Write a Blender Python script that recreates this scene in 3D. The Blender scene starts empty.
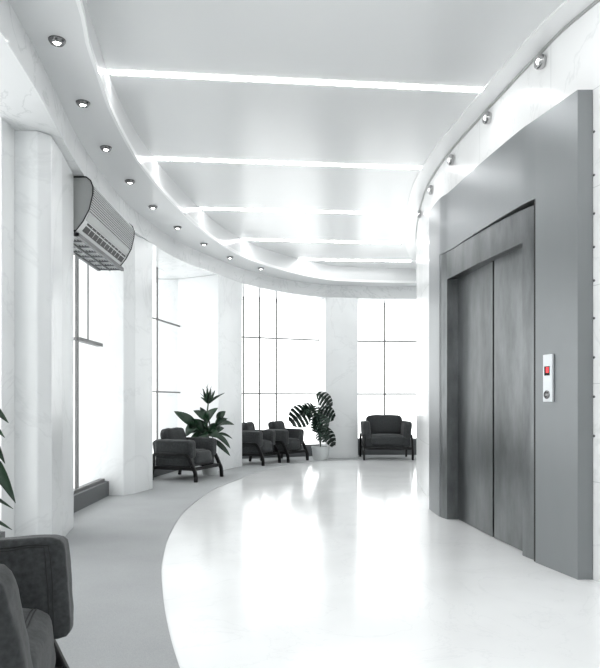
import bpy, bmesh, math, random
from mathutils import Vector, Matrix, noise
random.seed(4)
SC = bpy.context.scene
COL = SC.collection
PI = math.pi

# ------------------------------------------------------------------ materials
def mat(name, color=(.8, .8, .8), rough=.5, metal=0., spec=.5, coat=0., emit=None, es=0.):
    m = bpy.data.materials.new(name)
    m.use_nodes = True
    b = m.node_tree.nodes['Principled BSDF']
    b.inputs['Base Color'].default_value = (*color, 1)
    b.inputs['Roughness'].default_value = rough
    b.inputs['Metallic'].default_value = metal
    b.inputs['Specular IOR Level'].default_value = spec
    b.inputs['Coat Weight'].default_value = coat
    b.inputs['Coat Roughness'].default_value = .05
    if emit:
        b.inputs['Emission Color'].default_value = (*emit, 1)
        b.inputs['Emission Strength'].default_value = es
    return m

def nodes(m):
    nt = m.node_tree
    return nt, nt.nodes, nt.links, nt.nodes['Principled BSDF']

def ramp(N, stops):
    r = N.new('ShaderNodeValToRGB')
    e = r.color_ramp.elements
    e[0].position, e[0].color = stops[0][0], (*stops[0][1], 1)
    e[1].position, e[1].color = stops[1][0], (*stops[1][1], 1)
    for p, c in stops[2:]:
        x = e.new(p); x.color = (*c, 1)
    return r

def marble(name, base, vein, rough=.14, scale=.8, tiles=None, width=.03, grey=None):
    m = mat(name, base, rough)
    nt, N, L, B = nodes(m)
    tc = N.new('ShaderNodeTexCoord')
    n1 = N.new('ShaderNodeTexNoise'); n1.inputs['Scale'].default_value = scale
    n1.inputs['Detail'].default_value = 7; n1.inputs['Roughness'].default_value = .6
    n1.inputs['Distortion'].default_value = 1.4
    L.new(tc.outputs['Object'], n1.inputs['Vector'])
    r = ramp(N, [(.5 - width, base), (.5, vein), (.5 + width, base)])
    L.new(n1.outputs['Fac'], r.inputs['Fac'])
    n2 = N.new('ShaderNodeTexNoise'); n2.inputs['Scale'].default_value = 1.1
    n2.inputs['Detail'].default_value = 3
    L.new(tc.outputs['Object'], n2.inputs['Vector'])
    g = grey or tuple(c * .93 for c in base)
    r2 = ramp(N, [(.4, (1, 1, 1)), (.62, tuple(a / b for a, b in zip(g, base)))])
    L.new(n2.outputs['Fac'], r2.inputs['Fac'])
    mx = N.new('ShaderNodeMix'); mx.data_type = 'RGBA'; mx.blend_type = 'MULTIPLY'
    mx.inputs['Factor'].default_value = 1
    L.new(r.outputs['Color'], mx.inputs['A']); L.new(r2.outputs['Color'], mx.inputs['B'])
    out = mx.outputs['Result']
    if tiles:
        uv = N.new('ShaderNodeUVMap')
        br = N.new('ShaderNodeTexBrick')
        br.inputs['Scale'].default_value = 1
        br.inputs['Brick Width'].default_value = tiles[0]
        br.inputs['Row Height'].default_value = tiles[1]
        br.inputs['Mortar Size'].default_value = .0025
        br.inputs['Mortar Smooth'].default_value = 0
        br.inputs['Color1'].default_value = (1, 1, 1, 1)
        br.inputs['Color2'].default_value = (.97, .97, .97, 1)
        br.inputs['Mortar'].default_value = (.72, .73, .73, 1)
        L.new(uv.outputs['UV'], br.inputs['Vector'])
        m2 = N.new('ShaderNodeMix'); m2.data_type = 'RGBA'; m2.blend_type = 'MULTIPLY'
        m2.inputs['Factor'].default_value = 1
        L.new(out, m2.inputs['A']); L.new(br.outputs['Color'], m2.inputs['B'])
        out = m2.outputs['Result']
    L.new(out, B.inputs['Base Color'])
    return m

def fabric(name, c1, c2):
    m = mat(name, c1, .9, spec=.25)
    nt, N, L, B = nodes(m)
    tc = N.new('ShaderNodeTexCoord')
    n = N.new('ShaderNodeTexNoise'); n.inputs['Scale'].default_value = 60
    n.inputs['Detail'].default_value = 4
    L.new(tc.outputs['Object'], n.inputs['Vector'])
    r = ramp(N, [(.3, c1), (.7, c2)])
    L.new(n.outputs['Fac'], r.inputs['Fac'])
    L.new(r.outputs['Color'], B.inputs['Base Color'])
    w = N.new('ShaderNodeTexNoise'); w.inputs['Scale'].default_value = 350
    L.new(tc.outputs['Object'], w.inputs['Vector'])
    bp = N.new('ShaderNodeBump'); bp.inputs['Strength'].default_value = .25
    bp.inputs['Distance'].default_value = .002
    L.new(w.outputs['Fac'], bp.inputs['Height'])
    L.new(bp.outputs['Normal'], B.inputs['Normal'])
    B.inputs['Sheen Weight'].default_value = .12
    return m

def brushed(name, c1, c2, rough, stretch=(14, 14, .8), metal=1., rvar=.1):
    m = mat(name, c1, rough, metal)
    nt, N, L, B = nodes(m)
    tc = N.new('ShaderNodeTexCoord')
    mp = N.new('ShaderNodeMapping'); mp.inputs['Scale'].default_value = stretch
    L.new(tc.outputs['Object'], mp.inputs['Vector'])
    n = N.new('ShaderNodeTexNoise'); n.inputs['Scale'].default_value = 1.
    n.inputs['Detail'].default_value = 6; n.inputs['Roughness'].default_value = .65
    L.new(mp.outputs['Vector'], n.inputs['Vector'])
    r = ramp(N, [(.3, c1), (.7, c2)])
    L.new(n.outputs['Fac'], r.inputs['Fac'])
    L.new(r.outputs['Color'], B.inputs['Base Color'])
    mr = N.new('ShaderNodeMapRange')
    mr.inputs['To Min'].default_value = rough - rvar; mr.inputs['To Max'].default_value = rough + rvar
    L.new(n.outputs['Fac'], mr.inputs['Value'])
    L.new(mr.outputs['Result'], B.inputs['Roughness'])
    return m

def glass_mat():
    m = bpy.data.materials.new('window glass'); m.use_nodes = True
    N, L = m.node_tree.nodes, m.node_tree.links
    N.clear()
    o = N.new('ShaderNodeOutputMaterial'); mx = N.new('ShaderNodeMixShader')
    t = N.new('ShaderNodeBsdfTransparent'); g = N.new('ShaderNodeBsdfGlossy')
    g.inputs['Roughness'].default_value = .02
    t.inputs['Color'].default_value = (.985, .99, .99, 1)
    f = N.new('ShaderNodeLayerWeight'); f.inputs['Blend'].default_value = .5
    p = N.new('ShaderNodeMath'); p.operation = 'POWER'; p.inputs[1].default_value = 5
    q = N.new('ShaderNodeMath'); q.operation = 'MULTIPLY_ADD'; q.inputs[1].default_value = .06; q.inputs[2].default_value = .02
    L.new(f.outputs['Facing'], p.inputs[0]); L.new(p.outputs[0], q.inputs[0])
    L.new(q.outputs[0], mx.inputs['Fac'])
    L.new(t.outputs[0], mx.inputs[1]); L.new(g.outputs[0], mx.inputs[2])
    L.new(mx.outputs[0], o.inputs['Surface'])
    return m

def leaf_mat(name, dark, light):
    m = mat(name, dark, .35)
    nt, N, L, B = nodes(m)
    tc = N.new('ShaderNodeTexCoord')
    n = N.new('ShaderNodeTexNoise'); n.inputs['Scale'].default_value = 9
    L.new(tc.outputs['Object'], n.inputs['Vector'])
    r = ramp(N, [(.35, dark), (.7, light)])
    L.new(n.outputs['Fac'], r.inputs['Fac'])
    L.new(r.outputs['Color'], B.inputs['Base Color'])
    return m

def carpet_mat():
    m = mat('grey carpet', (.3, .31, .315), .95, spec=.1)
    nt, N, L, B = nodes(m)
    tc = N.new('ShaderNodeTexCoord')
    n = N.new('ShaderNodeTexNoise'); n.inputs['Scale'].default_value = 220; n.inputs['Detail'].default_value = 3
    L.new(tc.outputs['Object'], n.inputs['Vector'])
    n2 = N.new('ShaderNodeTexNoise'); n2.inputs['Scale'].default_value = 1.6; n2.inputs['Detail'].default_value = 4
    L.new(tc.outputs['Object'], n2.inputs['Vector'])
    r = ramp(N, [(.3, CARPET[0]), (.7, CARPET[1])])
    L.new(n.outputs['Fac'], r.inputs['Fac'])
    r2 = ramp(N, [(.3, (.94, .94, .94)), (.7, (1.05, 1.05, 1.05))])
    L.new(n2.outputs['Fac'], r2.inputs['Fac'])
    mx = N.new('ShaderNodeMix'); mx.data_type = 'RGBA'; mx.blend_type = 'MULTIPLY'
    mx.inputs['Factor'].default_value = 1
    L.new(r.outputs['Color'], mx.inputs['A']); L.new(r2.outputs['Color'], mx.inputs['B'])
    L.new(mx.outputs['Result'], B.inputs['Base Color'])
    bp = N.new('ShaderNodeBump'); bp.inputs['Strength'].default_value = .3; bp.inputs['Distance'].default_value = .003
    L.new(n.outputs['Fac'], bp.inputs['Height']); L.new(bp.outputs['Normal'], B.inputs['Normal'])
    return m

CARPET = ((.325, .336, .34), (.39, .40, .405))
M = dict(
    marble=marble('white marble', (.82, .83, .83), (.75, .76, .765), .16, .8, width=.014),
    column=marble('pale column marble', (.765, .78, .785), (.71, .725, .73), .2, .55, width=.014),
    tile=marble('white wall tile', (.83, .836, .836), (.75, .76, .76), .2, .8, tiles=(1.2, .6), width=.012),
    greymarble=marble('grey veined marble', (.74, .75, .755), (.62, .635, .64), .14, 1.3, width=.016),
    floor=marble('white polished floor', (.85, .858, .86), (.80, .81, .815), .13, 1.3, width=.01),
    ceiling=mat('glossy stretched ceiling', (.70, .71, .712), .24, spec=.5),
    soffit=mat('pale soffit panel', (.66, .67, .675), .2, spec=.6),
    gloss=mat('white gloss edge', (.80, .805, .806), .22, spec=.5),
    carpet=carpet_mat(),
    frame=mat('window bar', (.16, .16, .16), .5),
    skirt=mat('dark grey skirting', (.10, .105, .11), .45),
    glass=glass_mat(),
    led=mat('white led diffuser', (.9, .9, .9), .5, emit=(1, 1, 1), es=16.),
    lamp=mat('downlight lens', (.9, .9, .9), .5, emit=(1, 1, .98), es=14.),
    chrome=mat('dark chrome', (.22, .22, .22), .22, 1.),
    spot=mat('spotlight chrome', (.5, .5, .5), .12, 1.),
    lamp2=mat('spotlight lens', (.9, .9, .9), .3, emit=(1, 1, 1), es=2.5),
    bright=mat('bright chrome', (.75, .75, .75), .1, 1.),
    panel=brushed('satin grey steel panel', (.215, .226, .233), (.235, .247, .254), .36, (1.5, 1.5, .4), .75, .03),
    steel=brushed('stained brushed steel', (.10, .106, .109), (.235, .245, .249), .3, (3.2, 3.2, 1.1), 1., .05),
    black=mat('black gap shade and display', (.01, .01, .01), .8),
    plate=mat('pale call plate', (.72, .75, .77), .3),
    red=mat('red display', (.7, .02, .03), .4, emit=(1, .05, .06), es=.5),
    acwhite=mat('grey white plastic', (.55, .565, .565), .35),
    acgrey=mat('grey end plastic', (.36, .37, .365), .4),
    acdark=mat('black outlet', (.012, .012, .013), .5),
    acmid=mat('grey metal trim', (.22, .225, .225), .4),
    fabric=fabric('charcoal fabric', (.027, .0295, .0305), (.05, .053, .055)),
    seam=mat('black thread', (.012, .013, .014), .8),
    wood=mat('black stained wood', (.006, .006, .0065), .5, spec=.3),
    leaf=leaf_mat('dark green leaf', (.005, .02, .010), (.016, .05, .022)),
    leafb=leaf_mat('near black green leaf', (.006, .016, .011), (.018, .04, .026)),
    stem=mat('dark plant stem', (.03, .05, .025), .6),
    pot=mat('pale grey pot', (.55, .57, .57), .5),
    soil=mat('soil', (.03, .024, .02), .95),
)

# ------------------------------------------------------------------ helpers
def obj(name, bm, m, parent=None, smooth=False):
    me = bpy.data.meshes.new(name)
    bmesh.ops.recalc_face_normals(bm, faces=bm.faces)
    if smooth:
        for f in bm.faces: f.smooth = True
    bm.to_mesh(me); bm.free()
    for k in (m if isinstance(m, (list, tuple)) else [m]): me.materials.append(k)
    o = bpy.data.objects.new(name, me)
    COL.objects.link(o)
    if parent: o.parent = parent
    if smooth == 'auto':
        try: me.set_sharp_from_angle(angle=math.radians(40))
        except Exception: pass
    return o

def struct(name, bm, m, smooth=False):
    o = obj(name, bm, m, None, smooth); o['kind'] = 'structure'; return o

def tag(o, label, cat, group=None):
    o['label'] = label; o['category'] = cat
    if group: o['group'] = group
    return o

def thing(name, label, cat, loc, rz=0, group=None):
    o = bpy.data.objects.new(name, None); COL.objects.link(o)
    o.empty_display_size = .1
    o.location = loc; o.rotation_euler = (0, 0, rz)
    return tag(o, label, cat, group)

def spline(pts, n=8):
    P = [Vector(p) for p in pts]
    P = [P[0] * 2 - P[1]] + P + [P[-1] * 2 - P[-2]]
    out = []
    for i in range(1, len(P) - 2):
        a, b, c, d = P[i - 1:i + 3]
        for k in range(n):
            t = k / n
            out.append(.5 * ((2 * b) + (c - a) * t + (2 * a - 5 * b + 4 * c - d) * t * t + (3 * b - a - 3 * c + d) * t ** 3))
    out.append(P[-2])
    return out

def resample(pts, n):
    L = [0]
    for a, b in zip(pts, pts[1:]): L.append(L[-1] + (b - a).length)
    out = []; j = 0
    for i in range(n):
        s = L[-1] * i / (n - 1)
        while j < len(pts) - 2 and L[j + 1] < s: j += 1
        t = (s - L[j]) / max(L[j + 1] - L[j], 1e-9)
        out.append(pts[j].lerp(pts[j + 1], min(t, 1)))
    return out

def offset(pts, d):
    out = []
    for i, p in enumerate(pts):
        a = pts[max(i - 1, 0)]; b = pts[min(i + 1, len(pts) - 1)]
        t = (b - a).normalized()
        out.append(p + Vector((t.y, -t.x)) * d)
    return out

def band(A, B, z0, z1, bm=None, zt=None):
    """solid between plan polylines A and B (same count), z0..z1 (z1 may be a list)"""
    bm = bm or bmesh.new()
    uv = bm.loops.layers.uv.verify()
    n = len(A); rows = []
    s = 0; S = []
    for i in range(n):
        if i: s += (A[i] - A[i - 1]).length
        S.append(s)
    for i in range(n):
        t = z1[i] if isinstance(z1, (list, tuple)) else z1
        rows.append([bm.verts.new((A[i].x, A[i].y, z0)), bm.verts.new((B[i].x, B[i].y, z0)),
                     bm.verts.new((B[i].x, B[i].y, t)), bm.verts.new((A[i].x, A[i].y, t))])
    for i in range(n - 1):
        for k in range(4):
            f = bm.faces.new((rows[i][k], rows[i + 1][k], rows[i + 1][(k + 1) % 4], rows[i][(k + 1) % 4]))
            for l in f.loops:
                j = i if l.vert in rows[i] else i + 1
                l[uv].uv = (S[j], l.vert.co.z)
    bm.faces.new(rows[0]); bm.faces.new(rows[-1])
    return bm

def prism(poly, z0, z1, bm=None):
    bm = bm or bmesh.new()
    uv = bm.loops.layers.uv.verify()
    a = [bm.verts.new((p[0], p[1], z0)) for p in poly]; b = [bm.verts.new((p[0], p[1], z1)) for p in poly]
    n = len(a)
    bm.faces.new(a); bm.faces.new(b)
    for i in range(n): bm.faces.new((a[i], a[(i + 1) % n], b[(i + 1) % n], b[i]))
    for f in bm.faces:
        for l in f.loops: l[uv].uv = (l.vert.co.x, l.vert.co.y)
    return bm

def box(bm, c, h, M4=None):
    vs = [bm.verts.new((c[0] + sx * h[0], c[1] + sy * h[1], c[2] + sz * h[2])) for sx in (-1, 1) for sy in (-1, 1) for sz in (-1, 1)]
    for q in ((0, 1, 3, 2), (4, 6, 7, 5), (0, 4, 5, 1), (2, 3, 7, 6), (0, 2, 6, 4), (1, 5, 7, 3)):
        bm.faces.new([vs[i] for i in q])
    if M4:
        for v in vs: v.co = M4 @ v.co
    return vs

def segbox(bm, p, q, w, z0, z1):
    """box along plan segment p-q with width w"""
    p, q = Vector(p), Vector(q); t = (q - p).normalized(); nrm = Vector((t.y, -t.x)) * w / 2
    prism([p + nrm, q + nrm, q - nrm, p - nrm], z0, z1, bm)

def tube(bm, pts, r, sides=8, closed=False, flat=None):
    pts = [Vector(p) for p in pts]; n = len(pts); rings = []
    up0 = None
    for i, p in enumerate(pts):
        a = pts[(i - 1) % n] if closed or i else p
        b = pts[(i + 1) % n] if closed or i < n - 1 else p
        t = (b - a).normalized()
        if up0 is None:
            up0 = Vector((0, 0, 1)) if abs(t.z) < .9 else Vector((0, 1, 0))
        u = (up0 - t * up0.dot(t)).normalized(); v = t.cross(u); up0 = u
        rr = r[i] if isinstance(r, (list, tuple)) else r
        rings.append([bm.verts.new(p + u * rr * math.cos(2 * PI * k / sides) + v * rr * math.sin(2 * PI * k / sides)) for k in range(sides)])
    for i in range(n if closed else n - 1):
        A, B = rings[i], rings[(i + 1) % n]
        for k in range(sides): bm.faces.new((A[k], A[(k + 1) % sides], B[(k + 1) % sides], B[k]))
    if not closed:
        bm.faces.new(rings[0]); bm.faces.new(rings[-1])

def bar(bm, pts, w, t, side=Vector((0, 1, 0))):
    """rectangular section swept through pts in a plane with normal 'side' """
    pts = [Vector(p) for p in pts]; rings = []
    for i, p in enumerate(pts):
        a = pts[max(i - 1, 0)]; b = pts[min(i + 1, len(pts) - 1)]
        d = (b - a).normalized(); u = d.cross(side).normalized()
        rings.append([bm.verts.new(p + side * sx * w / 2 + u * sy * t / 2) for sx, sy in ((-1, -1), (1, -1), (1, 1), (-1, 1))])
    for A, B in zip(rings, rings[1:]):
        for k in range(4): bm.faces.new((A[k], A[(k + 1) % 4], B[(k + 1) % 4], B[k]))
    bm.faces.new(rings[0]); bm.faces.new(rings[-1])

def lathe(prof, n=24, bm=None, loc=(0, 0, 0), R=None):
    bm = bm or bmesh.new(); rings = []
    R = R or Matrix.Identity(3); loc = Vector(loc)
    for r, z in prof:
        if r < 1e-5: rings.append([bm.verts.new(loc + R @ Vector((0, 0, z)))])
        else: rings.append([bm.verts.new(loc + R @ Vector((r * math.cos(2 * PI * k / n), r * math.sin(2 * PI * k / n), z))) for k in range(n)])
    for A, B in zip(rings, rings[1:]):
        for k in range(n):
            if len(A) == 1 and len(B) == 1: continue
            if len(A) == 1: bm.faces.new((A[0], B[k], B[(k + 1) % n]))
            elif len(B) == 1: bm.faces.new((A[k], A[(k + 1) % n], B[0]))
            else: bm.faces.new((A[k], A[(k + 1) % n], B[(k + 1) % n], B[k]))
    return bm

def bevel(o, w, seg=2):
    m = o.modifiers.new('edge', 'BEVEL'); m.width = w; m.segments = seg; m.limit_method = 'ANGLE'
    return o

# ------------------------------------------------------------------ camera, world
cam = bpy.data.cameras.new('camera'); co = bpy.data.objects.new('camera', cam); COL.objects.link(co)
co.location = (0, 0, 1.1); co.rotation_euler = (PI / 2, 0, 0)
cam.sensor_fit = 'HORIZONTAL'; cam.sensor_width = 36; cam.lens = 39
cam.shift_y = 66 / 600; cam.clip_start = .05; cam.clip_end = 200
SC.camera = co
w = bpy.data.worlds.new('overcast sky'); SC.world = w; w.use_nodes = True
w.node_tree.nodes['Background'].inputs['Color'].default_value = (.985, 1, 1, 1)
w.node_tree.nodes['Background'].inputs['Strength'].default_value = 1.85
vs = SC.view_settings; vs.view_transform = 'Standard'; vs.look = 'None'; vs.gamma = 1; vs.exposure = .63
SC.cycles.max_bounces = 14; SC.cycles.diffuse_bounces = 8; SC.cycles.glossy_bounces = 6
SC.cycles.transparent_max_bounces = 12; SC.cycles.sample_clamp_indirect = 6
SC.cycles.caustics_reflective = False; SC.cycles.caustics_refractive = False

# ------------------------------------------------------------------ plan curves (metres)
ZB, ZS, ZC = 3.04, 3.28, 3.54          # beam underside, soffit, ceiling
S_IN = spline([(-.45, -3.0), (-.85, .5), (-1.06, 2.2), (-1.22, 3.54), (-1.30, 3.93), (-1.36, 4.34), (-1.443, 4.99), (-1.485, 6.07),
               (-1.395, 7.33), (-1.20, 8.68), (-.867, 9.89), (-.386, 10.76), (.177, 11.46), (.8, 11.88), (2.23, 12.08), (3.8, 12.1)])
F_IN = spline([(-.95, -3.0), (-1.25, .5), (-1.45, 2.2), (-1.616, 3.78), (-1.67, 4.22), (-1.745, 4.72), (-1.85, 5.47), (-1.915, 6.44),
               (-1.905, 7.4), (-1.69, 8.9), (-1.25, 10.12), (-.87, 10.95), (-.3, 11.7), (.3, 12.2), (1.0, 12.42), (2.27, 12.5), (3.8, 12.52)])
O_OUT = spline([(-1.55, -3.0), (-2.05, .5), (-2.25, 2.2), (-2.45, 4.5), (-2.6, 6.0), (-2.6, 8.5), (-2.35, 10.3), (-2.1, 11.9), (-1.2, 12.6),
                (.3, 13.3), (1.2, 13.45), (3.8, 13.5)])
CORE = spline([(5.5, -3.0), (4.2, -1.2), (3.3, .2), (2.42, 2.0), (1.80, 3.97), (1.682, 4.53), (1.605, 5.1), (1.55, 5.56), (1.498, 6.0), (1.464, 6.4),
               (1.445, 7.3), (1.555, 8.48), (1.775, 9.9), (2.1, 11.2), (2.95, 13.4)])
FLOOR_EDGE = spline([(1.2, -1.0), (.2, .9), (-.24, 1.95), (-.495, 2.668), (-.672, 3.265), (-.84, 3.95), (-.945, 4.47), (-1.075, 5.417), (-1.135, 6.56),
                     (-1.061, 7.927), (-.835, 9.05), (-.611, 9.93), (-.32, 10.75), (0, 11.28), (.595, 11.78), (1.2, 11.93), (2.09, 11.98), (3.6, 12.0)])

# ------------------------------------------------------------------ shell
struct('floor', prism([(-3, -3.2), (6, -3.2), (6, 13.8), (-3, 13.8)], -.12, 0), M['floor'])
n = 120
fe = resample(FLOOR_EDGE, n)
outer = resample(spline([(.4, -2.95), (-.9, -2.95), (-1.5, -1), (-2.1, 1), (-2.3, 3), (-2.4, 5), (-2.45, 7), (-2.4, 9), (-2.2, 10.8), (-1.9, 11.9), (-1.2, 12.5), (0, 13.05), (1.2, 13.3), (3.6, 13.3)]), n)
struct('floor_carpet', band(fe, outer, .0, .006), M['carpet'])
struct('ceiling', prism([(-3, -3.2), (6, -3.2), (6, 13.8), (-3, 13.8)], ZC, ZC + .12), M['ceiling'])
si, fi, oo = resample(S_IN, 140), resample(F_IN, 140), resample(O_OUT, 140)
struct('trim_1', band(si, oo, ZS, ZC), M['soffit'], 'auto')                 # lowered soffit ring
struct('beam', band(fi, oo, ZB, ZS), M['greymarble'], 'auto')
# slim gloss lips along the soffit step and the beam edge
struct('trim_2', band(offset(si, -.0), offset(si, .022), ZS - .012, ZS + .03), M['gloss'], 'auto')
cr = resample(CORE, 140)
struct('wall_core', band(cr, offset(cr, .3), 0, ZC), M['tile'], 'auto')
struct('trim_3', band(offset(cr, -.17), cr, ZC - .012, ZC), M['gloss'], 'auto')
struct('trim_4', band(offset(cr, -.012), offset(cr, .0), ZC - .03, ZC - .012), M['acgrey'], 'auto')
struct('wall_back', prism([(-2.2, -3.15), (5.9, -3.15), (5.9, -3.0), (-2.2, -3.0)], 0, ZC), M['marble'])

def column(poly, m='column'):
    o = struct('column', prism(poly, 0, ZB), M[m]); bevel(o, .012, 3); return o
column([(-1.75, 1.02), (-1.62, 1.02), (-1.66, 1.42), (-1.80, 1.46), (-2.15, 1.46), (-2.1, 1.02)])
column([(-2.06, 4.67), (-1.89, 4.67), (-1.82, 4.76), (-1.856, 5.07), (-1.945, 5.59), (-2.05, 5.61), (-2.5, 5.62), (-2.45, 4.67)])
column([(-2.2, 7.45), (-2.02, 7.45), (-1.93, 7.6), (-1.82, 8.03), (-1.86, 8.2), (-2.2, 8.6), (-2.55, 8.6), (-2.55, 7.45)])
column([(-1.25, 10.02), (-.955, 10.75), (-1.5, 10.86), (-1.9, 11.9), (-2.2, 12), (-2.35, 11), (-2.3, 10.42), (-1.957, 10.42)])
column([(.48, 12.2), (1.10, 12.33), (1.09, 13.05), (1.09, 13.4), (.4, 13.3), (.36, 12.85)])
struct('wall_pier', prism([(-2.05, 4.46), (-2.05, 4.668), (-2.42, 4.668), (-2.38, 4.46)], 0, ZB), M['marble'])

win_no = [0]
def window(p, q, bars, mull, skirt=.2, w=.022, extra=None):
    win_no[0] += 1
    root = thing('window_%d' % win_no[0], 'bay', 'window', (p[0], p[1], 0))
    del root['label']; del root['category']; root['kind'] = 'structure'
    P, Q = Vector(p), Vector(q); o = -P
    t = (Q - P).normalized(); inn = Vector((t.y, -t.x))       # towards the room
    def rel(v): return (v[0] - P.x, v[1] - P.y)
    L = (Q - P).length
    bm = bmesh.new(); segbox(bm, rel(P), rel(Q), .012, skirt, ZB)
    g = obj('pane', bm, M['glass'], root); g['kind'] = 'structure'
    fr = bmesh.new()
    for z in bars: segbox(fr, rel(P), rel(Q), .024, z - w / 2, z + w / 2)
    for u in mull:
        c = P + t * L * u
        segbox(fr, rel(c - t * w / 2), rel(c + t * w / 2), .024, skirt, ZB)
    segbox(fr, rel(P), rel(Q), .06, skirt, skirt + .03)
    if extra: extra(fr, P, t, rel)
    f = obj('window_frame', fr, M['frame'], root); f['kind'] = 'structure'
    bm = bmesh.new(); segbox(bm, rel(P + inn * .01), rel(Q + inn * .01), .14, 0, skirt)
    s = obj('window_sill', bm, M['skirt'], root); s['kind'] = 'structure'
    return root

window((-1.2, -2.9), (-1.95, 1.0), (1.22, 2.28), (.25, .5, .75))  # unseen bay behind the camera, its window added for daylight
window((-1.98, 1.48), (-2.1, 4.45), (1.22, 2.28), (.25, .5, .75))  # out of view; a window put here to bring light in
def sash(fr, P, t, rel):
    a = P + Vector((0, 6.59 - P.y)); b = P + Vector((0, 7.37 - P.y)); c = P + Vector((0, 6.96 - P.y))
    segbox(fr, rel(a), rel(b), .07, 1.705, 1.74)
    segbox(fr, rel(a - t * .012), rel(a + t * .012), .02, .2, ZB)
    segbox(fr, rel(a + t * .05), rel(a + t * .058), .016, .2, ZB)
    segbox(fr, rel(c - t * .006), rel(c + t * .006), .014, 1.74, ZB)
window((-2.27, 5.62), (-2.27, 7.46), (), (), .17, .02, sash)
window((-2.25, 8.6), (-1.93, 10.42), (1.22, 2.28), (.5,), .2, .022)
window((-1.80, 11.88), (.37, 12.82), (1.22, 2.28), (.34, .475, .62), .2, .025)
window((1.1, 13.05), (3.2, 13.08), (1.22, 2.28), (.286, .8), .3, .03)

# ------------------------------------------------------------------ ceiling lights
YS = [(4.835, -1.413, 5.116, 1.43), (6.554, -1.543, 6.836, 1.30), (8.26, -1.436, 8.527, 1.36), (9.851, -1.06, 10.13, 1.56), (11.25, -.43, 11.42, 1.95),
      (3.14, -1.18, 3.46, 1.85), (1.44, -1.0, 1.8, 2.35), (-.26, -.8, .15, 3.2), (-1.96, -.6, -1.45, 4.3)]  # strips on this row are unseen, added for fill light
ords = ['first lit ceiling strip, longest, closest to the elevator panel top', 'second lit strip across the glossy ceiling, counted from the tall elevator panel',
        'third lit strip across the glossy ceiling, counted from the tall elevator panel', 'fourth lit strip across the ceiling, second from the window end',
        'shortest lit ceiling strip, by the curved soffit at the window end']
for i, (y0, x0, y1, x1) in enumerate(YS):
    c = Vector(((x0 + x1) / 2, (y0 + y1) / 2)); a, b = Vector((x0, y0)) - c, Vector((x1, y1)) - c
    t = (b - a).normalized()
    bm = bmesh.new(); segbox(bm, a + t * .0, b, .055, -.006, 0)
    o = obj('ceiling_light_strip', bm, M['led']); o.location = (c.x, c.y, ZC)
    tag(o, ords[i] if i < 5 else 'white ceiling strip added unseen outside the view as fill light', 'ceiling light', 'lit strips across the glossy ceiling')

DL = [(57, 40), (83, 102.5), (106, 147.5), (130, 181), (153, 206.5), (177.5, 227), (204, 243.5), (230, 257), (261, 268)]
num = ['first', 'second', 'third', 'fourth', 'fifth', 'sixth', 'seventh', 'eighth', 'ninth']
for i, (px, py) in enumerate(DL):
    d = (ZS - 1.1) / (400 - py); x, y = (px - 300) * d, 650 * d
    lab = {0: 'chrome recessed downlight in the curved soffit, the biggest one, first of nine', 8: 'tiny recessed downlight ending the soffit row above the windows, ninth of nine'}.get(
        i, '%s of nine recessed downlights along the curved soffit, counted from the biggest' % num[i])
    t = thing('recessed_downlight', lab, 'downlight', (x, y, ZS), 0, 'downlights in the curved soffit')
    obj('bezel', lathe([(.022, -.012), (.027, -.024), (.04, -.022), (.05, -.008), (.052, 0), (.022, 0), (.022, -.012)], 24), M['chrome'], t, True)
    obj('lens', lathe([(0, -.026), (.014, -.024), (.021, -.018), (.0215, -.004), (0, -.004)], 20), M['lamp'], t, True)

WL = [(.3677, 338), (.2862, 282), (.2308, 240), (.2, 210), (.1831, 186)]   # bearing of each fitting along the wall, rise
for i, (sl, dz) in enumerate(WL):
    k = min(range(1, len(cr) - 1), key=lambda k: abs((cr[k].x - .03) / cr[k].y - sl) + (9 if not 3.6 < cr[k].y < 9.2 else 0))
    p0, p1 = cr[k - 1], cr[k + 1]
    f = min((q / 40 for q in range(41)), key=lambda f: abs((p0.lerp(p1, f).x - .03) / p0.lerp(p1, f).y - sl))
    p = p0.lerp(p1, f); tt = (p1 - p0).normalized(); nrm = Vector((-tt.y, tt.x))
    if nrm.x > 0: nrm = -nrm
    lab = ['round chrome wall spotlight above the elevator panel corner, largest of five', 'chrome wall spotlight above the elevator call plate, second of five',
           'chrome wall spotlight above the elevator doors, third of five', 'small chrome wall spotlight above the far end of the elevator panel, fourth of five',
           'smallest chrome wall spotlight, on the curve beyond the elevator panel'][i]
    t = thing('wall_spotlight', lab, 'spotlight', (p.x, p.y, 1.1 + dz * p.y / 650), math.atan2(nrm.y, nrm.x), 'chrome spotlights along the curved wall')
    R = Matrix.Rotation(PI / 2, 3, 'Y')
    obj('housing', lathe([(0, 0), (.046, 0), (.05, .012), (.05, .034), (.044, .046), (.03, .046), (.024, .036), (0, .036)], 24, R=R), M['spot'], t, 'auto')
    obj('lens', lathe([(0, .05), (.012, .048), (.02, .04), (.0205, .037)], 20, R=R), M['lamp2'], t, True)

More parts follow.
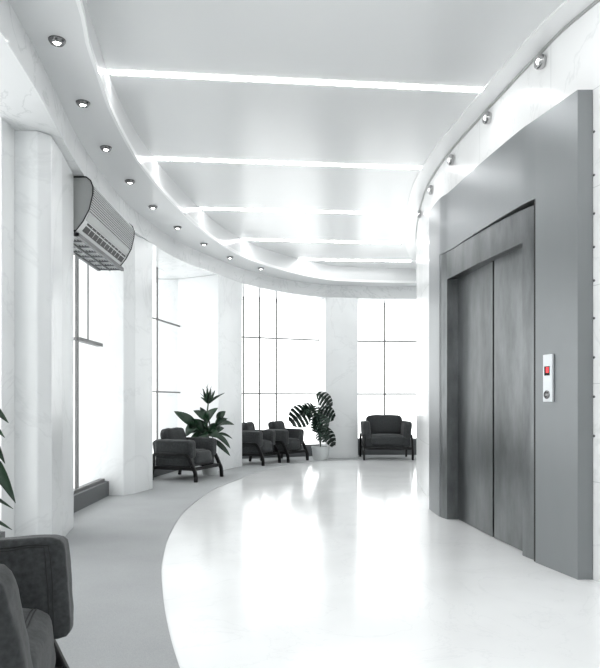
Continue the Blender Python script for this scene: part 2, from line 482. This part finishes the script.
# ------------------------------------------------------------------ elevator
PAN = spline([(1.70, 3.98), (1.594, 4.40), (1.545, 4.60), (1.445, 5.25), (1.361, 5.93), (1.316, 6.13), (1.302, 6.56)], 12)
def cut(y0, y1, n=14, src=PAN):
    """piece of a plan polyline between two depths"""
    def at(y):
        for a, b in zip(src, src[1:]):
            if a.y <= y <= b.y: return a.lerp(b, (y - a.y) / max(b.y - a.y, 1e-9))
        return src[0] if y < src[0].y else src[-1]
    return [at(y0 + (y1 - y0) * i / (n - 1)) for i in range(n)]
E0 = Vector((1.5, 5.2))
el = thing('elevator', 'elevator with two steel doors in a curved grey steel surround', 'elevator', (1.5, 5.2, 0))
def sh(pts, dx=0): return [Vector((p.x - E0.x + dx, p.y - E0.y)) for p in pts]
HP = 3.0
def wallx(y): return cut(y, y + .01, 2, CORE)[0].x
def back(pts): return [Vector((max(wallx(p.y) - .004, p.x + .02), p.y)) for p in pts]
bm = bmesh.new()
a = cut(3.98, 4.40); band(sh(a), sh(back(a)), 0, HP, bm)
a = cut(6.13, 6.56); band(sh(a), sh(back(a)), 0, HP, bm)
a = cut(4.40, 6.13, 30); band(sh(a), sh(back(a)), 2.465, HP, bm)
obj('wall_panel', bm, M['panel'], el, 'auto')
# inner frame, set back a little at its near end so a gap opens, backed in black
fr0, fr1 = 4.436, 6.13
def framecurve(y0, y1, n=16):
    out = []
    for p in cut(y0, y1, n):
        k = (fr1 - p.y) / (fr1 - fr0)
        out.append(Vector((p.x + .004 + .03 * max(k, 0) ** 1.5, p.y)))
    return out
def ztop(pts): return [2.4642 - .027 * max((fr1 - p.y) / (fr1 - fr0), 0) ** 4 for p in pts]
DOOR = [Vector((1.655, 4.40)), Vector((1.595, 4.85)), Vector((1.532, 5.28)), Vector((1.455, 5.99)), Vector((1.43, 6.13))]
doorsp = spline(DOOR, 10)
def doorline(y0, y1, n=16): return cut(y0, y1, n, doorsp)
bm = bmesh.new()
a = framecurve(fr0, 4.60, 8); band(sh(a), sh(doorline(fr0, 4.60, 8)), 0, ztop(a), bm)
a = framecurve(5.99, fr1, 8); band(sh(a), sh(doorline(5.99, fr1, 8)), 0, ztop(a), bm)
a = framecurve(4.60, 5.99, 26); band(sh(a), sh(doorline(4.60, 5.99, 26)), 2.212, ztop(a), bm)
obj('door_frame', bm, M['steel'], el, 'auto')
a = doorline(4.403, 6.128, 30); bm = band(sh(a, .021), sh(a, .027), 0, 2.463)
band(sh(doorline(4.402, 4.434, 3), -.055), sh(doorline(4.402, 4.434, 3), .03), 0, 2.463, bm)
obj('gap_shade_backing', bm, M['black'], el)  # black backing colours in the shade of the frame and door gaps
for y0, y1 in ((4.5, 5.176), (5.204, 6.03)):
    a = doorline(y0, y1, 14)
    obj('door_leaf', band(sh(a), sh(a, .02), .004, 2.3), M['steel'], el, 'auto')
# call plate
a = cut(4.204, 4.296, 2); t = (a[1] - a[0]).normalized(); nr = Vector((-t.y, t.x))
if nr.x > 0: nr = -nr
c = (a[0] + a[1]) / 2 - E0
cp = bpy.data.objects.new('call_plate_mount', None)
bpy.data.objects.remove(cp)
RZ = Matrix(((t.x, nr.x, 0), (t.y, nr.y, 0), (0, 0, 1)))
M4 = Matrix.Translation((c.x, c.y, 1.243)) @ RZ.to_4x4()
bm = bmesh.new(); box(bm, (0, .009, 0), (.047, .009, .155), M4)
pl = obj('call_plate', bm, M['plate'], el); bevel(pl, .004)
bm = bmesh.new(); box(bm, (0, .019, .047), (.026, .003, .03), M4); ds = obj('display', bm, M['black'], pl)
bm = bmesh.new(); box(bm, (-.008, .0225, .053), (.014, .0015, .019), M4); rd = obj('display_digit', bm, M['red'], pl); rd['label'] = 'red lit floor indicator'
R = (RZ @ Matrix.Rotation(-PI / 2, 3, 'X'))
bm = lathe([(.028, 0), (.028, .006), (.024, .01), (.018, .008), (.018, 0)], 24, loc=(M4 @ Vector((0, .018, -.108))), R=R)
obj('button_ring', bm, M['chrome'], pl, 'auto')
bm = lathe([(0, .009), (.012, .008), (.016, .004), (.016, 0), (0, 0)], 20, loc=(M4 @ Vector((0, .018, -.108))), R=R)
obj('push_button', bm, M['chrome'], pl, 'auto')
a0 = cut(3.98, 3.99, 2)[0] - E0
for z in (2.74, 2.475, 2.24, 2.035, 1.83, 1.6, 1.36, 1.12, .88):
    bm = lathe([(0, 0), (.008, 0), (.008, .007), (0, .01)], 12, loc=(wallx(3.974) - E0.x + .003, 3.974 - E0.y, z), R=Matrix.Rotation(-PI / 2, 3, 'Y'))
    obj('fixing_clip', bm, M['chrome'], el)

# ------------------------------------------------------------------ air conditioner
Y0, Y1 = 5.625, 7.12
ac = thing('air_conditioner', 'ribbed grey air conditioner hanging high over the window between marble columns', 'air conditioner', (-2.0, 6.38, 2.5))
prof = [(-2.19, 3.03), (-1.855, 3.03), (-1.818, 3.0), (-1.798, 2.945), (-1.80, 2.88), (-1.83, 2.75), (-1.885, 2.645), (-1.945, 2.567), (-2.19, 2.567)]
def acx(y): return -.02 * (y - Y0) / (Y1 - Y0)
def extr(bm, pr, y0, y1):
    A = [bm.verts.new((x + acx(y0) + 2.0, y0 - 6.38, z - 2.5)) for x, z in pr]
    B = [bm.verts.new((x + acx(y1) + 2.0, y1 - 6.38, z - 2.5)) for x, z in pr]
    k = len(A)
    bm.faces.new(A); bm.faces.new(B)
    for i in range(k): bm.faces.new((A[i], A[(i + 1) % k], B[(i + 1) % k], B[i]))
bm = bmesh.new(); extr(bm, prof, Y0 + .02, Y1 - .02); obj('body', bm, M['acwhite'], ac)
big = [(x + (.006 if x > -2.1 else 0), z) for x, z in prof]
for ya, yb in ((Y0, Y0 + .02), (Y1 - .02, Y1)):
    bm = bmesh.new(); extr(bm, prof, ya + .002, yb); e = obj('end_cap', bm, M['acgrey'], ac); e['label'] = 'flat grey end cap'
    bm = bmesh.new(); extr_pts = [Vector((x + acx(ya) + 2.0, ya - 6.38, z - 2.5)) for x, z in big]
    tube(bm, extr_pts, .006, 6); obj('edge_trim', bm, M['acdark'], e)
bm = bmesh.new()
def on_prof(z):
    P = prof[2:8]
    for (xa, za), (xb, zb) in zip(P, P[1:]):
        if zb <= z <= za: return xa + (xb - xa) * (za - z) / (za - zb)
for k in range(13):
    z = 2.735 + k * .0195; x = on_prof(z)
    extr(bm, [(x - .004, z - .005), (x + .007, z - .0035), (x + .007, z + .0035), (x - .004, z + .005)], Y0 + .04, Y1 - .03)
obj('rib', bm, M['acwhite'], ac)
bm = bmesh.new()
for k in range(12):
    z = 2.745 + k * .0195; x = on_prof(z)
    extr(bm, [(x - .004, z - .0035), (x + .0025, z - .003), (x + .0025, z + .003), (x - .004, z + .0035)], Y0 + .04, Y1 - .03)
obj('rib_shade_bar', bm, M['acdark'], ac)  # raised black bars paint the shade between the ribs
def strip(za, zb, d): return [(on_prof(za) - .01, za), (on_prof(za) + d, za), (on_prof(zb) + d, zb), (on_prof(zb) - .01, zb)]
bm = bmesh.new(); extr(bm, strip(2.672, 2.725, .004), Y0 + .05, Y1 - .03); b = obj('trim_band', bm, M['acgrey'], ac)
bm = bmesh.new(); extr(bm, strip(2.594, 2.664, .003), Y0 + .12, Y1 - .06); b = obj('air_outlet', bm, M['acdark'], ac); b['label'] = 'black air outlet slot'
for k in range(9):
    y = Y0 + .26 + k * .125
    bm = bmesh.new(); extr(bm, strip(2.60, 2.66, .005), y, y + .008)
    obj('outlet_vane', bm, M['acwhite'], b)
bm = bmesh.new()
for xa, xb in ((-1.945, -1.915), (-2.075, -2.06), (-2.2, -2.17)):
    extr(bm, [(xa, 2.515), (xb, 2.515), (xb, 2.55), (xa, 2.55)], Y0, Y1 + .02)
for k in range(8):
    y = Y0 + k * (Y1 - Y0 - .02) / 7
    extr(bm, [(-2.2, 2.52), (-1.915, 2.52), (-1.915, 2.545), (-2.2, 2.545)], y, y + .022)
obj('intake_frame', bm, M['skirt'], ac)
bm = bmesh.new(); extr(bm, [(-2.19, 2.56), (-1.95, 2.56), (-1.95, 2.566), (-2.19, 2.566)], Y0 + .02, Y1 - .02); obj('intake_shade_plate', bm, M['acdark'], ac)  # black plate painted in as the darkness behind the grille
bm = bmesh.new()
for k in range(9):
    x = -2.16 + k * .026
    extr(bm, [(x, 2.53), (x + .006, 2.53), (x + .006, 2.56), (x, 2.56)], Y0 + .02, Y1)
obj('intake_grille', bm, M['acwhite'], ac)

# ------------------------------------------------------------------ armchairs
def cushion(h, n=12, p=5., puff=.3, thin=None, seed=0, wr=.004, droop=0.):
    thin = thin if thin is not None else min(range(3), key=lambda i: h[i])
    o1, o2 = [i for i in range(3) if i != thin]
    def f(q):
        m = max(abs(c) for c in q) or 1
        s = sum(abs(c / m) ** p for c in q) ** (-1 / p)
        r = [c * s for c in q]
        a, b = min(abs(q[o1]), 1), min(abs(q[o2]), 1)
        r[thin] *= (1 - puff) + puff * (1 - a ** 4) * (1 - b ** 4)
        v = Vector((r[0] * h[0], r[1] * h[1], r[2] * h[2]))
        if wr:
            k = Vector((v.x * 9 + seed * 3.1, v.y * 9, v.z * 9 + seed))
            d = noise.noise_vector(k) * wr + noise.noise_vector(k * 2.3) * wr * .5
            v += d
        v[2] -= droop * (q[o1] ** 2) * 0
        return v
    bm = bmesh.new()
    bmesh.ops.create_cube(bm, size=2)
    bmesh.ops.subdivide_edges(bm, edges=bm.edges[:], cuts=n, use_grid_fill=True)
    for v in bm.verts: v.co = f(v.co)
    return bm, f

def seam_bm(f, thin, r, faces=(-1, 1), inset=.84, edge=True, n=14):
    bm = bmesh.new(); o1, o2 = [i for i in range(3) if i != thin]
    def loop(t, u):
        pts = []
        for k in range(4 * n):
            s, kk = divmod(k, n); e = -1 + 2 * kk / n
            a, b = [(e, -1), (1, e), (-e, 1), (-1, -e)][s]
            q = [0, 0, 0]; q[thin] = t; q[o1] = a * u; q[o2] = b * u
            pts.append(f(Vector(q)))
        return pts
    for t in faces:
        tube(bm, loop(t, inset), r, 5, True)
    return bm

def armchair(label, loc, ang, w, d, za=(.57, .57), zb=.69, zs=.41, zr=.36, detail=8, seams=.0025, inset=.84, loose=False, pitch=(0, 0), setback=0., crisp=9):
    ca, sa = math.cos(math.radians(ang)), math.sin(math.radians(ang))
    if loose:   # loc names the foot of the near front leg
        loc = (loc[0] - sa * (w / 2 - .02) - ca * d / 2, loc[1] + ca * (w / 2 - .02) - sa * d / 2)
    t = thing('armchair', label, 'armchair', (loc[0], loc[1], .006), math.radians(ang), 'charcoal fabric armchairs with black legs')
    Y = Vector((0, 1, 0))
    # side rails run into the bent front legs
    for s in (1, -1):
        y = s * (w / 2 - .018)
        bm = bmesh.new()
        pts = spline([(d / 2 - .17, zr), (d / 2 - .11, zr - .035), (d / 2 - .035, zr * .5), (d / 2 - .008, zr * .32), (d / 2, 0)], 5)
        bar(bm, [(p.x - setback, y, p.y) for p in pts], .036, .048, Y)
        bevel(obj('leg', bm, M['wood'], t), .006)
        bm = bmesh.new()
        pts = spline([(-d / 2 + .06, zr), (-d / 2 + .045, zr * .5), (-d / 2 + .02, 0)], 5)
        bar(bm, [(p.x, y, p.y) for p in pts], .036, .042, Y)
        bevel(obj('leg', bm, M['wood'], t), .006)
        bm = bmesh.new(); box(bm, (-.055, y, zr), (d / 2 - .115 - setback / 2, .017, .02))
        for v in bm.verts: v.co.x -= setback / 2
        bevel(obj('arm_rail', bm, M['wood'], t), .006)
    bm = bmesh.new()
    z = zr * .5 - .01
    for x in (d / 2 - .045 - setback, -d / 2 + .045): box(bm, (x, 0, z), (.02, w / 2 - .036, .022))
    for s in (1, -1): box(bm, (-setback / 2, s * (w / 2 - .055), z), (d / 2 - .066 - setback / 2, .017, .022))
    obj('seat_frame', bm, M['wood'], t)
    zf = z + .022
    bm = bmesh.new(); box(bm, (-.02, 0, (zf + zr - .02) / 2), (d / 2 - .08 - setback / 2, w / 2 - .045, (zr - .02 - zf) / 2))
    for v in bm.verts: v.co.x -= setback / 2
    bevel(obj('seat_base', bm, M['fabric'], t), .02, 3)
    th = .07
    inner = w / 2 - .036 - 2 * th + .035
    def put(name, h, c, rot=None, sd=0, puff=.3, p=5., wr=.004, th_=None):
        bm, f = cushion(h, detail, p, puff, th_, sd, wr)
        X = Matrix.Translation(c) @ (rot.to_4x4() if rot else Matrix.Identity(4))
        for v in bm.verts: v.co = X @ v.co
        o = obj(name, bm, M['fabric'], t, True)
        if seams:
            thn = th_ if th_ is not None else min(range(3), key=lambda i: h[i])
            sb = seam_bm(f, thn, seams, inset=inset)
            if detail > 10:
                s2 = seam_bm(f, thn, seams, inset=inset - .05)
                me = bpy.data.meshes.new('tmp'); s2.to_mesh(me); sb.from_mesh(me); s2.free(); bpy.data.meshes.remove(me)
            for v in sb.verts: v.co = X @ v.co
            obj('seam', sb, M['seam'], o)
        return o
    hz = (zs - zf) / 2
    put('seat_cushion', ((d - .16 - setback * .5) / 2, inner + .02, hz), ((.02 - setback * .25), 0, zf + hz), None, 1, .12, 6, .006, 2)
    for s, zt, pt in zip((1, -1), za, pitch):
        lo = zr - .06
        h = (zt - lo) / 2
        tilt = Matrix.Rotation(s * math.radians(-5), 3, 'X') @ Matrix(((1, 0, -math.tan(math.radians(pt))), (0, 1, 0), (math.tan(math.radians(pt)) * (.3 if s > 0 else 0), 0, 1)))
        put('arm_cushion', ((d - .13) / 2, th, h), (-.005 + (math.tan(math.radians(-pt)) * .14 if s < 0 else 0), s * (w / 2 - .036 - th * .72), lo + h), tilt, 2 + s, .12, crisp, .007, 1)
    lo = zr - .05; h = ((za[0] + za[1]) / 2 + .0 - lo) / 2
    put('backrest', (.05, w / 2 - .05, h), (-d / 2 + .05, 0, lo + h), Matrix.Rotation(math.radians(-6), 3, 'Y'), 5, .15, 6, .005, 0)
    h = (zb - zs + .05) / 2
    put('back_cushion', (.075, inner + .03, h), (-d / 2 + .155, 0, zs - .03 + h), Matrix.Rotation(math.radians(-12), 3, 'Y'), 7, .25, 6, .008, 0)
    return t

armchair('large charcoal armchair cut off at the bottom corner, below the leaf tips', (-.985, 1.75), 13, .82, .76, (.645, .715), .80, .47, .38, 16, .0022, .86, pitch=(4, 10), setback=.075, crisp=13)
armchair('charcoal armchair in front of the tall broad-leaved plant, beside the white column', (-1.38, 8.62), -22, .74, .72, (.555, .555), .68, .41, .36, seams=.003, loose=True)
armchair('charcoal armchair partly hidden by the column, first of the close pair under the windows', (-.61, 10.80), -27, .6, .62, seams=.003, loose=True)
armchair('charcoal armchair beside the split-leaf plant in its pale pot', (-.205, 11.32), -36, .62, .62, seams=.003, loose=True)
armchair('wide charcoal armchair facing out alone under the end window, beside the curved wall', (1.605, 12.18), -90, .92, .76, (.70, .70), .79, .46, .44, seams=.003)

# ------------------------------------------------------------------ plants
def leaf(bm, base, tip, width, sag=.1, roll=0., n=9):
    """lance-shaped leaf with a folded midrib, bent downwards"""
    base, tip = Vector(base), Vector(tip); d = tip - base; L = d.length
    side = d.cross(Vector((0, 0, 1)))
    side = side.normalized() if side.length > 1e-4 else Vector((1, 0, 0))
    side = Matrix.Rotation(roll, 3, d.normalized()) @ side
    up = side.cross(d).normalized()
    rows = []
    for i in range(n + 1):
        s = i / n
        wd = width * .5 * (math.sin(PI * s ** .75) ** .8 if 0 < s < 1 else 0) + .0008
        c = base + d * s + up * (L * sag * math.sin(PI * s))
        rows.append([bm.verts.new(c - side * wd + up * wd * .35), bm.verts.new(c), bm.verts.new(c + side * wd + up * wd * .35)])
    for A, B in zip(rows, rows[1:]):
        for k in (0, 1): bm.faces.new((A[k], A[k + 1], B[k + 1], B[k]))

def monstera_leaf(bm, base, tip, width, roll=0., sag=.1):
    """broad heart-shaped leaf slit into fingers"""
    base, tip = Vector(base), Vector(tip); d = tip - base; L = d.length; dn = d.normalized()
    side = d.cross(Vector((0, 0, 1))).normalized()
    side = Matrix.Rotation(roll, 3, dn) @ side; up = side.cross(dn).normalized()
    def P(s, v):
        return base + d * s + side * v + up * (L * sag * math.sin(PI * max(s, 0)) - abs(v) * abs(v) * 1.6)
    nf = 6
    for sg in (1, -1):
        for k in range(nf):
            s0, s1 = k / nf, (k + .8) / nf
            m = []
            for s in (s0, s1):
                wd = width * .5 * (math.sin(PI * (s * .86 + .12)) ** .7)
                pts = [P(s, sg * .002)]
                for u in (.3, .55, .8, 1.0): pts.append(P(s + .16 * u * u * (1 - .4 * s) - .07 * u, sg * wd * u))
                m.append(pts)
            A = [bm.verts.new(p) for p in m[0]]; B = [bm.verts.new(p) for p in m[1]]
            for j in range(4): bm.faces.new((A[j], A[j + 1], B[j + 1], B[j]))
            if k < nf - 1:   # web next to the midrib
                s2 = (k + 1) / nf; wd = width * .5 * .3
                q = [P(s1, 0), P(s1 + .01, sg * wd), P(s2 + .01, sg * wd), P(s2, 0)]
                bm.faces.new([bm.verts.new(x) for x in q])
    tube(bm, [P(i / 6, 0) + up * .001 for i in range(7)], .004, 5)

def thicken(o, t=.0012):
    m = o.modifiers.new('thickness', 'SOLIDIFY'); m.thickness = t; return o

def pot(t, r0, r1, h, m='pot'):
    obj('pot', lathe([(0, 0), (r0, 0), (r1, h - .03), (r1 + .008, h - .03), (r1 + .008, h), (r1 - .015, h), (r1 - .02, h - .05), (0, h - .05)], 28), M[m], t, 'auto')
    obj('soil', lathe([(0, h - .035), (r1 - .03, h - .04), (r1 - .02, h - .052)], 20), M['soil'], t)

# broad-leaved plant behind the second armchair
P1 = thing('potted_plant', 'tall broad-leaved potted plant with a spiky top, behind the armchair by the column', 'plant', (-1.32, 9.56, .006))
pot(P1, .11, .14, .26)
bm = bmesh.new()
tube(bm, spline([Vector(p) for p in ((0, 0, .22), (-.02, .0, .5), (-.05, .0, .8), (-.03, 0, 1.05))], 6), .011, 7)
tube(bm, spline([Vector(p) for p in ((0, .02, .22), (.03, .0, .5), (.07, .0, .72), (.12, -.02, .86))], 6), .008, 7)
tube(bm, spline([Vector(p) for p in ((0, -.02, .22), (-.08, .0, .45), (-.16, .0, .62), (-.24, 0, .74))], 6), .008, 7)
obj('stem', bm, M['stem'], P1, True)
bm = bmesh.new()
for tx, ty, tz in ((-.03, 0, 1.34), (-.07, .03, 1.31), (.03, -.03, 1.31), (-.12, -.03, 1.27), (-.16, .02, 1.2), (.0, .06, 1.28), (-.09, -.08, 1.26), (.06, .08, 1.24), (.05, -.07, 1.22),
                   (-.02, -.1, 1.27), (.22, -.02, 1.2), (.12, .08, 1.17), (-.15, .08, 1.12), (-.13, -.1, 1.14)):
    leaf(bm, (-.03 + tx * .08, ty * .1, 1.04), (tx, ty, tz), .04, .06, random.uniform(.3, 1.3))
for b, e, wd in (((-.20, 0, .70), (-.53, -.03, .93), .13), ((-.06, 0, .80), (-.24, -.06, .94), .11), ((-.05, 0, .78), (.12, -.03, .98), .12), ((-.04, 0, .74), (-.16, .06, .99), .10),
                 ((.07, 0, .72), (.26, -.02, .82), .10), ((.09, 0, .70), (.36, -.04, .73), .12), ((.1, 0, .8), (.22, .05, .93), .1), ((-.22, 0, .72), (-.34, -.1, .56), .13),
                 ((-.16, 0, .62), (-.36, -.06, .60), .14), ((-.12, 0, .60), (-.02, -.16, .50), .13), ((-.02, 0, .62), (.18, -.12, .54), .12), ((-.18, 0, .66), (-.26, -.16, .78), .12),
                 ((-.1, 0, .66), (-.06, -.18, .72), .13), ((.04, 0, .60), (.3, -.02, .38), .08), ((.05, 0, .58), (.33, .0, .52), .07), ((.04, 0, .52), (.30, -.03, .27), .07),
                 ((-.22, 0, .72), (-.40, .08, .82), .1), ((-.04, 0, .6), (-.2, .1, .5), .12),
                 ((-.1, -.02, .62), (-.34, -.05, .72), .15), ((-.06, -.02, .6), (-.22, -.1, .82), .15), ((-.04, -.02, .58), (.08, -.1, .76), .14), ((-.02, 0, .56), (.06, -.08, .6), .14),
                 ((-.1, 0, .56), (-.3, -.02, .5), .13), ((-.02, .02, .66), (-.12, .08, .86), .12), ((.02, 0, .6), (.2, .06, .68), .12)):
    leaf(bm, b, e, wd * 1.1, .14, random.choice((-1, 1)) * random.uniform(.5, 1.3))
thicken(obj('leaves', bm, M['leaf'], P1, True))

# split-leaf plant in front of the last column
P2 = thing('potted_plant', 'split-leaf plant in a pale pot at the foot of the far column', 'plant', (.38, 11.99, .006))
pot(P2, .14, .165, .24)
bm = bmesh.new(); bl = bmesh.new()
LV = [((-.20, -.02, .94), (-.56, -.04, .66), .46, 1.35), ((-.06, .02, 1.22), (.20, -.06, .96), .32, -1.2), ((-.04, -.03, .92), (.26, -.08, .76), .34, -1.2),
      ((-.04, -.06, .76), (-.12, -.10, .50), .30, 1.3), ((.02, -.08, .62), (.24, -.12, .24), .28, -1.1), ((-.07, -.06, .82), (.06, -.18, .50), .38, 1.4),
      ((-.16, .04, .98), (-.04, .0, .70), .3, 1.2), ((-.02, -.1, .56), (.10, -.16, .34), .3, 1.3), ((-.10, .0, .88), (-.14, -.06, .60), .32, 1.2), ((.04, .0, .84), (.12, -.1, .52), .32, -1.3), ((-.14, -.04, 1.0), (-.34, -.08, .84), .3, 1.2)]
for b, e, wd, rl in LV:
    tube(bm, spline([Vector((0, 0, .2)), Vector((b[0] * .3, b[1] * .3, b[2] * .6)), Vector(b)], 5), .007, 6)
    monstera_leaf(bl, b, e, wd, rl, .12)
obj('stem', bm, M['stem'], P2, True)
thicken(obj('leaves', bl, M['leafb'], P2, True))

# plant whose leaf tips reach in beside the front armchair
P3 = thing('potted_plant', 'potted plant whose long green leaf tips hang over the large armchair', 'plant', (-1.56, 2.8, .006))
pot(P3, .13, .17, .3)
bm = bmesh.new()
tube(bm, spline([Vector(p) for p in ((0, 0, .26), (.02, 0, .6), (.0, .0, .95), (.03, 0, 1.15))], 6), .012, 7)
obj('stem', bm, M['stem'], P3, True)
bm = bmesh.new()
for b, e, wd in (((.02, 0, 1.12), (.305, 0, .995), .075), ((.02, 0, 1.05), (.275, .03, .93), .06), ((.01, 0, 1.0), (.29, 0, .82), .08), ((.02, 0, .9), (.335, 0, .65), .085),
                 ((.02, 0, .72), (.325, .0, .625), .03), ((.02, 0, .6), (.32, 0, .535), .035), ((0, 0, 1.1), (-.2, .2, 1.2), .08), ((0, 0, 1.1), (.05, -.3, 1.1), .08),
                 ((0, 0, .95), (-.2, -.25, .85), .09), ((0, 0, .9), (0, .32, .8), .09), ((0, 0, 1.13), (.05, .05, 1.42), .07), ((0, 0, .8), (-.25, .05, .65), .08), ((.02, 0, 1.13), (.14, .1, 1.36), .06)):
    leaf(bm, b, e, wd, .3, random.uniform(.5, 1.0), 12)
thicken(obj('leaves', bm, M['leaf'], P3, True))
